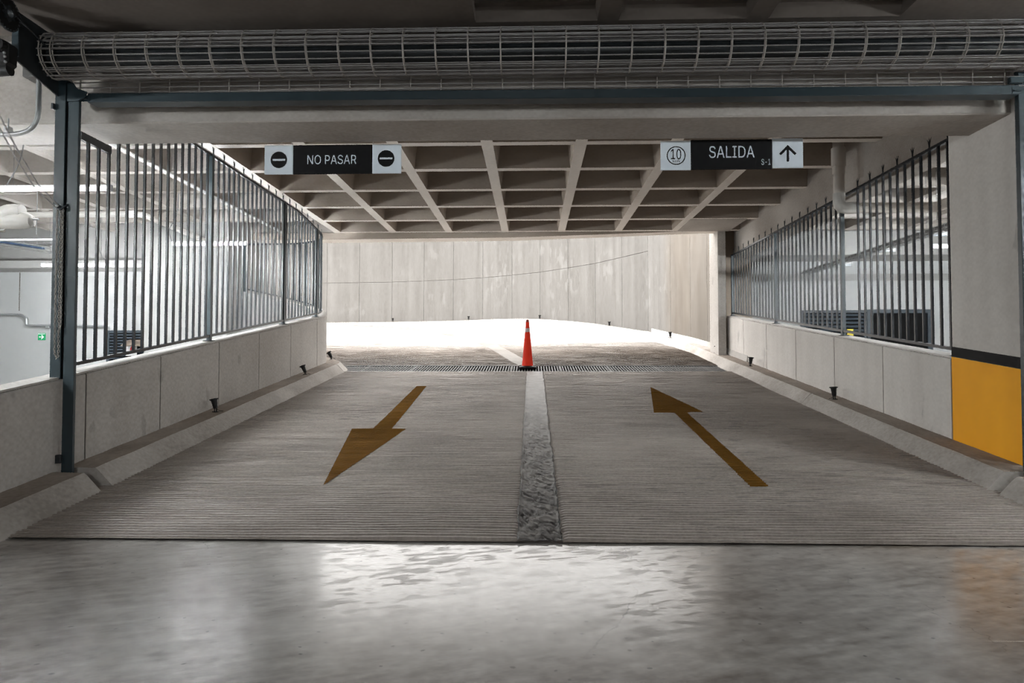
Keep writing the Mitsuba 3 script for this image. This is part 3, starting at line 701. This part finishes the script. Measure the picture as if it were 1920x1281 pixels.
loop2 = [(-3.957, 5.610, 2.50 - 0.02 * q) for q in range(50)] + [(-3.962, 5.602, 1.48), (-3.97, 5.602, 1.46)]
put('links', chain_mesh(loop2, 0.021, 0.95), 'link_steel', hc, 40, kind='stuff')
put('hook', tube([(-4.0, 5.63, 2.53), (-4.0, 5.60, 2.50), (-3.97, 5.595, 2.49), (-3.945, 5.60, 2.51), (-3.93, 5.63, 2.54)], 0.007, 7), 'dark_steel', hc, 40)
uc = thing('pull_chain', 'thin steel chain slanting from the gate drive down to the left post hook', 'chain')
put('links', chain_mesh([(-4.49, 5.5, 3.36), (-4.32, 5.54, 3.0), (-4.15, 5.57, 2.70), (-3.99, 5.6, 2.52)], 0.021, 0.85), 'rod_steel', uc, 40, kind='stuff')
put('links', chain_mesh([(-4.50, 5.55, 3.22), (-4.35, 5.57, 2.93), (-4.18, 5.59, 2.66), (-4.0, 5.6, 2.50)], 0.021, 0.85), 'rod_steel', uc, 40, kind='stuff')

# conduit by the left post
cd = thing('conduit', 'bent galvanised conduit under a junction box left of the gate post', 'conduit')
put('pipe', tube(arc_pts([(-4.33, 5.80, 3.70), (-4.33, 5.80, 3.215), (-4.75, 5.80, 3.195)], 0.22, 10), 0.021, 14), 'zinc', cd, 40)
put('junction_box', cbox(-4.44, -4.27, 5.74, 5.90, 3.69, 3.80, 0.008), 'grate_steel', cd)
put('clamp', cat(cbox(-4.62, -4.575, 5.77, 5.83, 3.21, 3.27, 0.004), tube([(-4.597, 5.8, 3.25), (-4.597, 5.8, 3.345)], 0.006, 8)), 'zinc', cd)

# ------------------------------------------------------------------ hanging signs
KS = 6.66 / 8.40      # the boards were laid out 8.40 m from the origin; they hang 6.66 m away
YS = 8.40
SW = T().translate([0, 0, 1.2]).scale([KS, KS, KS]).translate([0, 0, -1.2])
def text(s, height, width, depth=0.002, bold=False):
    m = meshkit.text_mesh(s, height, depth, bold); lo, hi = m.bounds
    m.apply_translation([-lo[0], 0, 0]); m.apply_scale([width / (hi[0] - lo[0]), 1, 1]); return facing(m)
def disc(r, depth=0.002): return facing(extrude(shapely.Point(0, 0).buffer(r, 24), depth))
s1 = thing('sign', 'black NO PASAR sign with two no entry squares, hung over the left lane', 'sign')
put('panel', cbox(-3.358, -2.997, YS, YS + 0.025, 3.560, 3.927, 0.003), 'sign_white', s1, label='pale square panel with a no entry disc', to_world=SW)
put('panel', cbox(-2.994, -2.000, YS + 0.002, YS + 0.025, 3.562, 3.927, 0.003), 'sign_black', s1, label='black centre panel', to_world=SW)
put('panel', cbox(-1.997, -1.634, YS, YS + 0.025, 3.562, 3.929, 0.003), 'sign_white', s1, label='pale square panel with a no entry disc', to_world=SW)
for x, z in ((-3.175, 3.742), (-1.822, 3.748)):
    d = put('no_entry_disc', move(disc(0.104), x, YS, z), 'sign_black', s1, label='black no entry disc', to_world=SW)
    put('white_bar', move(facing(extrude(sbox(-0.08, -0.012, 0.08, 0.012), 0.002)), x, YS - 0.002, z), 'sign_white', d, to_world=SW)
put('lettering', move(text('NO PASAR', 0.112, 0.617), -2.815, YS + 0.002, 3.685), 'sign_white', s1, label='pale NO PASAR lettering', to_world=SW)
for x in (-3.02, -1.99):
    put('hanging_wire', tube([(x * KS, YS * KS + 0.01, 3.34), (x * KS, YS * KS + 0.01, 3.40), (x * KS, 6.52, 3.42)], 0.0025, 6), 'zinc', s1)
s2 = thing('sign', 'black SALIDA sign with speed limit and arrow squares, hung over the right lane', 'sign')
put('panel', cbox(1.588, 1.955, YS, YS + 0.025, 3.572, 3.934, 0.003), 'sign_white', s2, label='pale square panel with a 10 km/h ring', to_world=SW)
put('panel', cbox(1.958, 2.947, YS + 0.002, YS + 0.025, 3.578, 3.946, 0.003), 'sign_black', s2, label='black centre panel', to_world=SW)
put('panel', cbox(2.950, 3.324, YS, YS + 0.025, 3.588, 3.955, 0.003), 'sign_white', s2, label='pale square panel with an upward arrow', to_world=SW)
cx, cz2 = 1.776, 3.752
put('speed_ring', move(facing(extrude(shapely.Point(0, 0).buffer(0.115, 24).difference(shapely.Point(0, 0).buffer(0.104, 24)), 0.002)), cx, YS, cz2), 'sign_black', s2, label='black ring', to_world=SW)
put('lettering', move(text('10', 0.125, 0.125), cx - 0.064, YS, cz2 - 0.045), 'sign_black', s2, label='black number 10', to_world=SW)
put('lettering', move(text('km/h', 0.032, 0.088), cx - 0.044, YS, cz2 - 0.085), 'sign_black', s2, label='small black km/h', to_world=SW)
put('lettering', move(text('SALIDA', 0.145, 0.552), 2.18, YS + 0.002, 3.72), 'sign_white', s2, label='pale SALIDA lettering', to_world=SW)
put('lettering', move(text('S-1', 0.072, 0.112), 2.815, YS + 0.002, 3.628), 'sign_white', s2, label='small pale S-1', to_world=SW)
ar = shapely.union_all([sbox(-0.014, -0.105, 0.014, 0.09), Polygon([(0, 0.10), (0.105, -0.005), (0.083, -0.025), (0, 0.058), (-0.083, -0.025), (-0.105, -0.005)])])
put('arrow', move(facing(extrude(ar, 0.002)), 3.137, YS, 3.770), 'sign_black', s2, label='black upward arrow', to_world=SW)
for x in (1.95, 2.96):
    put('hanging_wire', tube([(x * KS, YS * KS + 0.01, 3.34), (x * KS, YS * KS + 0.01, 3.40), (x * KS, 6.52, 3.42)], 0.0025, 6), 'zinc', s2)

# ------------------------------------------------------------------ downpipe
dp = thing('downpipe', 'beige plastic downpipe with an elbow turning through the right fence', 'pipe')
put('pipe', tube([(4.07, 9.12, 3.34), (4.07, 9.12, 4.39)], 0.070, 22), 'pvc', dp, 40)
put('coupling', cat(lathe([(0.07, 3.80), (0.090, 3.80), (0.090, 4.05), (0.07, 4.05)], 26).apply_translation([4.07, 9.12, 0]), lathe([(0.07, 3.70), (0.078, 3.70), (0.078, 3.80), (0.07, 3.8)], 26).apply_translation([4.07, 9.12, 0])), 'pvc', dp, 40, label='wider coupling at the ceiling')
put('elbow', tube(arc_pts([(4.07, 9.12, 3.44), (4.07, 9.12, 3.25), (4.28, 9.12, 3.25)], 0.15, 12), 0.077, 22), 'wrap_white', dp, 40, label='paler elbow')
put('pipe', tube(arc_pts([(4.2, 9.12, 3.25), (5.33, 9.12, 3.25), (5.33, 6.2, 3.27)], 0.12, 8), 0.068, 20), 'pvc', dp, 40)

# ------------------------------------------------------------------ curb uplights
def uplight(x, y, z, tilt_deg, yawd, label):
    t = thing('spotlight', label, 'spotlight', 'small black uplights along the curbs')
    W = T().translate([x, y, z]).rotate([0, 0, 1], yawd)
    H = W @ T().translate([0, 0, 0.045]).rotate([0, 1, 0], tilt_deg)
    put('housing', lathe([(0, -0.005), (0.024, -0.005), (0.026, 0.01), (0.034, 0.075), (0.037, 0.10), (0.052, 0.104), (0.052, 0.116), (0.04, 0.118), (0.0, 0.110)], 18), 'black_plastic', t, 30, to_world=H)
    put('bracket', cat(box(-0.03, 0.03, -0.03, 0.03, 0, 0.006), box(-0.006, 0.006, -0.028, -0.022, 0, 0.06), box(-0.006, 0.006, 0.022, 0.028, 0, 0.06)), 'black_plastic', t, to_world=W)
    put('lead', tube(arc_pts([(0.02, 0.0, 0.03), (0.05, 0.02, 0.012), (0.08, 0.03, 0.008)], 0.02, 4), 0.003, 5), 'black_plastic', t, to_world=W)
def on_curb(x, y): return float(zr(x, y)) + 0.163
def on_out(s, d=0.16):
    p, n = out_path(s); q = p + n * d; return float(q[0]), float(q[1])
uplight(-3.83, 8.17, on_curb(-3.83, 8.17), -12, 0, 'black uplight on the left curb, the one nearest the gate, by the second panel joint')
uplight(-3.83, 11.42, on_curb(-3.83, 11.42), -24, 0, 'black uplight on the left curb, tilted, before the rounded wall end')
uplight(-4.02, 13.55, float(zr(-4.02, 13.55)) + 0.17, -28, 0, 'black uplight on the left curb just past the rounded wall end')
uplight(3.97, 9.12, on_curb(3.97, 9.12), 4, 180, 'black uplight on the right curb, the one nearest the yellow pillar')
uplight(3.97, 12.56, on_curb(3.97, 12.56), -6, 180, 'black uplight on the right curb under the far end of the right fence')
uplight(3.95, 14.72, on_curb(3.95, 14.72), 5, 180, 'black uplight on the right curb at the foot of the narrow concrete jamb')
uplight(3.74, 18.6, on_curb(3.74, 18.6), 3, 180, 'black uplight on the right curb beside the shaded tall wall panels')
for px_s, lab in ((22.4 - 0.3, 'black uplight at the foot of the curved wall, right of the cone, third from it'),):
    pass
def far_light(x, lab):
    ss = np.linspace(15, OUTS[-1], 2000); P2 = np.array([on_out(s) for s in ss]); i = int(np.argmin(np.abs(P2[:, 0] / P2[:, 1] - x)))
    a, b = P2[i]; uplight(a, b, on_curb(a, b), 0, 90, lab)
far_light((1142 - 998) / 1280, 'small uplight at the foot of the bright curved wall, to the right of the cone')
far_light((1012 - 998) / 1280, 'small uplight at the foot of the bright curved wall, directly behind the cone tip')
far_light((878 - 998) / 1280, 'small uplight at the foot of the bright curved wall, left of the cone')
far_light((735 - 998) / 1280, 'small uplight at the foot of the bright curved wall, far left near the rounded parapet')

# ------------------------------------------------------------------ tube lights
def tube_light(x0, x1, y, z, label, lit=True, cable=None, group=None):
    t = thing('tube_light', label, 'light', group)
    put('batten', cbox(x0, x1, y - 0.016, y + 0.016, z + 0.022, z + 0.05, 0.005), 'lamp_white', t)
    tb = tube([(x0 + 0.02, y, z), (x1 - 0.02, y, z)], 0.020, 12)
    if lit: put('diffuser', tb, 'lamp_white', t, emitter={'type': 'area', 'radiance': rgb(*LAMP_RGB)}, label='glowing white tube')
    else: put('diffuser', tb, 'diffuser_off', t, label='pale unlit tube')
    for x in (x0, x1 - 0.02): put('end_cap', cbox(x, x + 0.02, y - 0.026, y + 0.026, z - 0.024, z + 0.05, 0.004), 'lamp_white', t)
    for x in (x0 + 0.15, x1 - 0.15): put('hanger', tube([(x, y, z + 0.05), (x, y, 4.4)], 0.003, 5), 'cable_grey', t)
    if cable: put('cable', tube(arc_pts(cable, 0.2, 6), 0.007, 6), 'cable_grey', t, 40)
tube_light(-6.02, -4.735, 7.5, 3.155, 'lit tube light nearest the left gate post, hung across it', cable=[(-5.72, 7.5, 4.4), (-5.74, 7.5, 3.9), (-5.78, 7.5, 3.5), (-5.95, 7.5, 3.2)])
tube_light(-5.97, -4.705, 11.1, 3.16, 'lit tube light seen through the middle of the left fence', cable=[(-5.85, 11.1, 4.4), (-5.9, 11.1, 3.6), (-6.05, 11.1, 3.4), (-5.97, 11.1, 3.2)])
tube_light(-9.21, -7.92, 12.5, 3.02, 'farthest lit tube light in the left bay, in front of the white wall ledge', cable=[(-8.05, 12.5, 4.4), (-8.12, 12.5, 3.6), (-8.13, 12.5, 3.3), (-7.95, 12.5, 3.06)])
tube_light(6.53, 7.78, 11.3, 3.09, 'lit tube light cut off by the right pillar edge, behind the right fence')
tube_light(5.84, 6.30, 10.5, 3.14, 'unlit short tube light behind the right fence, nearest of the three', False)
tube_light(5.87, 6.30, 12.0, 3.145, 'unlit short tube light behind the right fence, middle of the three', False)
tube_light(5.88, 6.26, 13.5, 3.11, 'unlit short tube light behind the right fence, farthest of the three', False)
# lamps added outside the frame to light the beam front, pillar and ridges
for x, y in ((-6.6, 3.2), (-8.8, 4.6), (6.5, 3.2), (8.8, 7.5), (8.6, 4.6), (0.0, -7.0)):
    tube_light(x - 0.62, x + 0.62, y, 3.12, 'added tube light outside the view, lighting the gate beam and pillar', group='added tube lights outside the view')

# ------------------------------------------------------------------ services in the left bay
pp = thing('ceiling_pipe', 'white pipe crossing the left bay under the ceiling and turning away at an elbow', 'pipe')
put('pipe', tube(arc_pts([(-13, 10.6, 3.56), (-6.2, 10.6, 3.56), (-6.2, 13.2, 3.50)], 0.16, 8), 0.048, 16), 'wrap_white', pp, 40)
put('coupling', tube([(-6.42, 10.6, 3.56), (-6.30, 10.6, 3.56)], 0.058, 16), 'lamp_white', pp, 40)
put('hanger', cat(tube([(-7.9, 10.6, 3.6), (-7.9, 10.6, 4.4)], 0.006, 6), tube([(-6.2, 12.3, 3.55), (-6.2, 12.3, 4.4)], 0.006, 6)), 'zinc', pp)
cr = thing('ceiling_conduit', 'pair of thin pale conduits running along the ceiling rib behind the left fence', 'conduit')
for d in (0.0, 0.045): put('tube', tube([(-5.30 + d, 6.6, 3.945), (-5.30 + d, 14.4, 3.945)], 0.014, 8), 'lamp_white', cr, 40)
put('clip', cat(*[cbox(-5.33, -5.235, y, y + 0.03, 3.955, 3.972, 0.002) for y in (7.9, 9.1, 10.3, 11.5, 12.7, 13.8)]), 'zinc', cr)
du = thing('wrapped_duct', 'fat white plastic wrapped drain pipe with a capped end, left of the gate post', 'pipe')
put('duct', tube([(-7.5, 7.0, 2.70), (-5.40, 7.0, 2.70), (-5.32, 7.0, 2.695), (-5.27, 7.0, 2.69), (-5.255, 7.0, 2.69)], [0.085, 0.092, 0.085, 0.06, 0.02], 20), 'wrap_white', du, 40)
put('branch', tube(arc_pts([(-5.62, 7.0, 2.72), (-5.48, 6.98, 2.79), (-5.36, 6.98, 2.79)], 0.1, 5), [0.09, 0.092, 0.09, 0.085, 0.08, 0.075, 0.07], 18), 'wrap_white', du, 40)
put('collar', tube([(-5.66, 7.0, 2.70), (-5.61, 7.0, 2.70)], 0.104, 22), 'lamp_white', du, 40)
put('clamp', cat(tube([(-5.27, 7.0, 2.71), (-5.20, 7.0, 2.71)], 0.012, 8), tube([(-5.22, 7.0, 2.71), (-5.22, 7.0, 2.55)], 0.003, 5)), 'zinc', du)
tyn = thing('cable_tray', 'wire mesh cable tray with blue cables under the white pipe, left of the gate post', 'cable tray')
def tray(x0, y0, x1, y1, z, w=0.22):
    a, b = np.array([x0, y0, z]), np.array([x1, y1, z]); t = (b - a) / np.linalg.norm(b - a); n = np.array([-t[1], t[0], 0]); ms = []
    for d in np.linspace(-w / 2, w / 2, 5): ms.append(tube([a + n * d, b + n * d], 0.004, 5))
    for d in (-w / 2, w / 2): ms.append(tube([a + n * d + [0, 0, 0.05], b + n * d + [0, 0, 0.05]], 0.004, 5))
    L = np.linalg.norm(b - a)
    for s in np.arange(0, L, 0.12):
        c = a + t * s; ms.append(tube([c - n * w / 2 + [0, 0, 0.05], c - n * w / 2, c + n * w / 2, c + n * w / 2 + [0, 0, 0.05]], 0.003, 4))
    return cat(*ms)
put('mesh', tray(-7.5, 7.4, -6.6, 9.2, 2.72), 'zinc', tyn)
put('cable', tube([(-7.1, 7.9, 2.74), (-6.85, 8.4, 2.75), (-6.6, 9.0, 2.74)], 0.016, 7), 'cable_blue', tyn, 40, label='blue cable bundle')
put('rail', cbox(-8.2, -5.9, 8.3, 8.34, 2.72, 2.75, 0.004), 'zinc', tyn)
put('hanger', tube([(-5.95, 8.32, 2.73), (-5.95, 8.32, 4.4)], 0.004, 6), 'zinc', tyn)
tz = thing('cable_tray', 'long wire mesh cable tray crossing the left bay in front of the white wall', 'cable tray')
put('mesh', tray(-12.9, 11.8, -8.2, 11.8, 3.28), 'zinc', tz)
put('cable', tube([(-12.9, 11.8, 3.30), (-8.3, 11.8, 3.30)], 0.02, 7), 'cable_grey', tz, 40)
hp = thing('wall_pipe', 'thin chrome pipe with a bend running along the white wall above the green arrow plate', 'pipe')
put('pipe', tube(arc_pts([(-12.9, 14.14, 2.225), (-10.84, 14.14, 2.215), (-10.72, 14.14, 2.15), (-10.715, 14.14, 1.985), (-8.95, 14.14, 1.965)], 0.05, 5), 0.022, 10), 'zinc', hp, 40)
put('bracket', cat(cbox(-10.30, -10.22, 14.12, 14.2, 1.93, 1.99, 0.004), cbox(-9.5, -9.42, 14.12, 14.2, 1.93, 1.99, 0.004)), 'zinc', hp)
es = thing('evacuation_sign', 'small green arrow plate on the white wall left of the gate post', 'sign')
put('plate', cbox(-10.497, -10.335, 14.185, 14.2, 1.676, 1.825, 0.002), 'green_plate', es)
ar2 = shapely.union_all([sbox(-0.055, -0.008, 0.04, 0.008), Polygon([(0.055, 0), (0.0, 0.05), (-0.012, 0.038), (0.028, 0), (-0.012, -0.038), (0.0, -0.05)])])
put('arrow', move(facing(extrude(ar2, 0.002)), -10.415, 14.185, 1.742), 'plain_white', es, label='white arrow')
put('edge', box(-10.495, -10.337, 14.183, 14.186, 1.80, 1.812), 'plain_white', es)
def louver(name, label, x0, x1, y, z0, z1, n):
    t = thing(name, label, 'vent')
    put('frame', cat(cbox(x0, x1, y - 0.05, y, z1 - 0.06, z1, 0.004), cbox(x0, x1, y - 0.05, y, z0, z0 + 0.05, 0.004), cbox(x0, x0 + 0.05, y - 0.05, y, z0, z1, 0.004), cbox(x1 - 0.05, x1, y - 0.05, y, z0, z1, 0.004)), 'louver_steel', t)
    put('backing', box(x0 + 0.03, x1 - 0.03, y - 0.006, y - 0.002, z0, z1), 'void_black', t)
    h = (z1 - z0 - 0.11) / n
    sl = loft([[(x, y - 0.045, 0), (x, y - 0.012, h * 0.62), (x, y - 0.008, h * 0.62), (x, y - 0.041, 0)] for x in (x0 + 0.05, x1 - 0.05)])
    slp = mikit.ply(sl, 'louver_steel')
    for j in range(n): put('slat', slp, None, t, to_world=T().translate([0, 0, z0 + 0.05 + h * j + 0.01]))
    return t
lv = louver('louvre_vent', 'dark louvred vent panel low on the wall behind the left fence', -8.99, -7.66, 14.2, 0.9, 1.88, 14)
put('notice', cbox(-8.56, -8.32, 14.13, 14.135, 1.34, 1.60, 0.001), 'plain_white', lv, label='white notice')
put('notice_mark', facing(extrude(Polygon([(-0.035, -0.05), (0.035, -0.05), (0.03, 0.0), (0.0, 0.05), (-0.02, 0.0)]), 0.002)).apply_translation([-8.44, 14.13, 1.50]), 'warning_red', lv, label='red mark')
put('notice', cbox(-7.98, -7.80, 14.13, 14.135, 1.40, 1.61, 0.001), 'warning_yellow', lv, label='yellow notice')
put('notice_mark', facing(extrude(sbox(-0.035, -0.05, 0.035, 0.04), 0.002)).apply_translation([-7.90, 14.13, 1.5]), 'black_paint', lv, label='black mark')

# ------------------------------------------------------------------ services in the right bay
lr = louver('louvre_vent', 'dark louvred panel beside the black opening in the wall behind the right fence', 6.02, 7.46, 15.5, 0.4, 2.37, 22)
put('notice', cbox(7.02, 7.16, 15.43, 15.435, 1.62, 1.95, 0.001), 'warning_yellow', lr, label='yellow notice')
do = thing('opening', 'black rectangular doorway in the wall behind the right fence', 'doorway')
put('frame', cat(cbox(7.47, 8.90, 15.43, 15.5, 2.30, 2.385, 0.004), cbox(8.80, 8.90, 15.43, 15.5, 0, 2.385, 0.004), cbox(7.47, 7.54, 15.43, 15.5, 0, 2.385, 0.004)), 'louver_steel', do)
put('dark_sheet', box(7.5, 8.82, 15.47, 15.495, 0, 2.33), 'void_black', do, label='black sheet for the unlit interior')  # flat black sheet stands in for the unlit inside
tr2 = thing('cable_tray', 'cable tray with stacked cables running away behind the right fence', 'cable tray')
put('mesh', tray(5.74, 5.5, 5.74, 14.5, 3.05, 0.2), 'zinc', tr2)
for d, z in ((-0.07, 3.08), (-0.025, 3.08), (0.025, 3.08), (0.07, 3.08), (-0.045, 3.11), (0.02, 3.11)):
    put('cable', tube([(5.74 + d, 5.5, z), (5.74 + d, 14.5, z)], 0.014, 7), 'cable_grey', tr2, 40)
put('hanger', cat(*[tube([(5.635, y, 3.05), (5.635, y, 4.4)], 0.006, 6) for y in (8.6, 11.0, 13.4)]), 'dark_steel', tr2)

# floor stains and wear come from the materials above
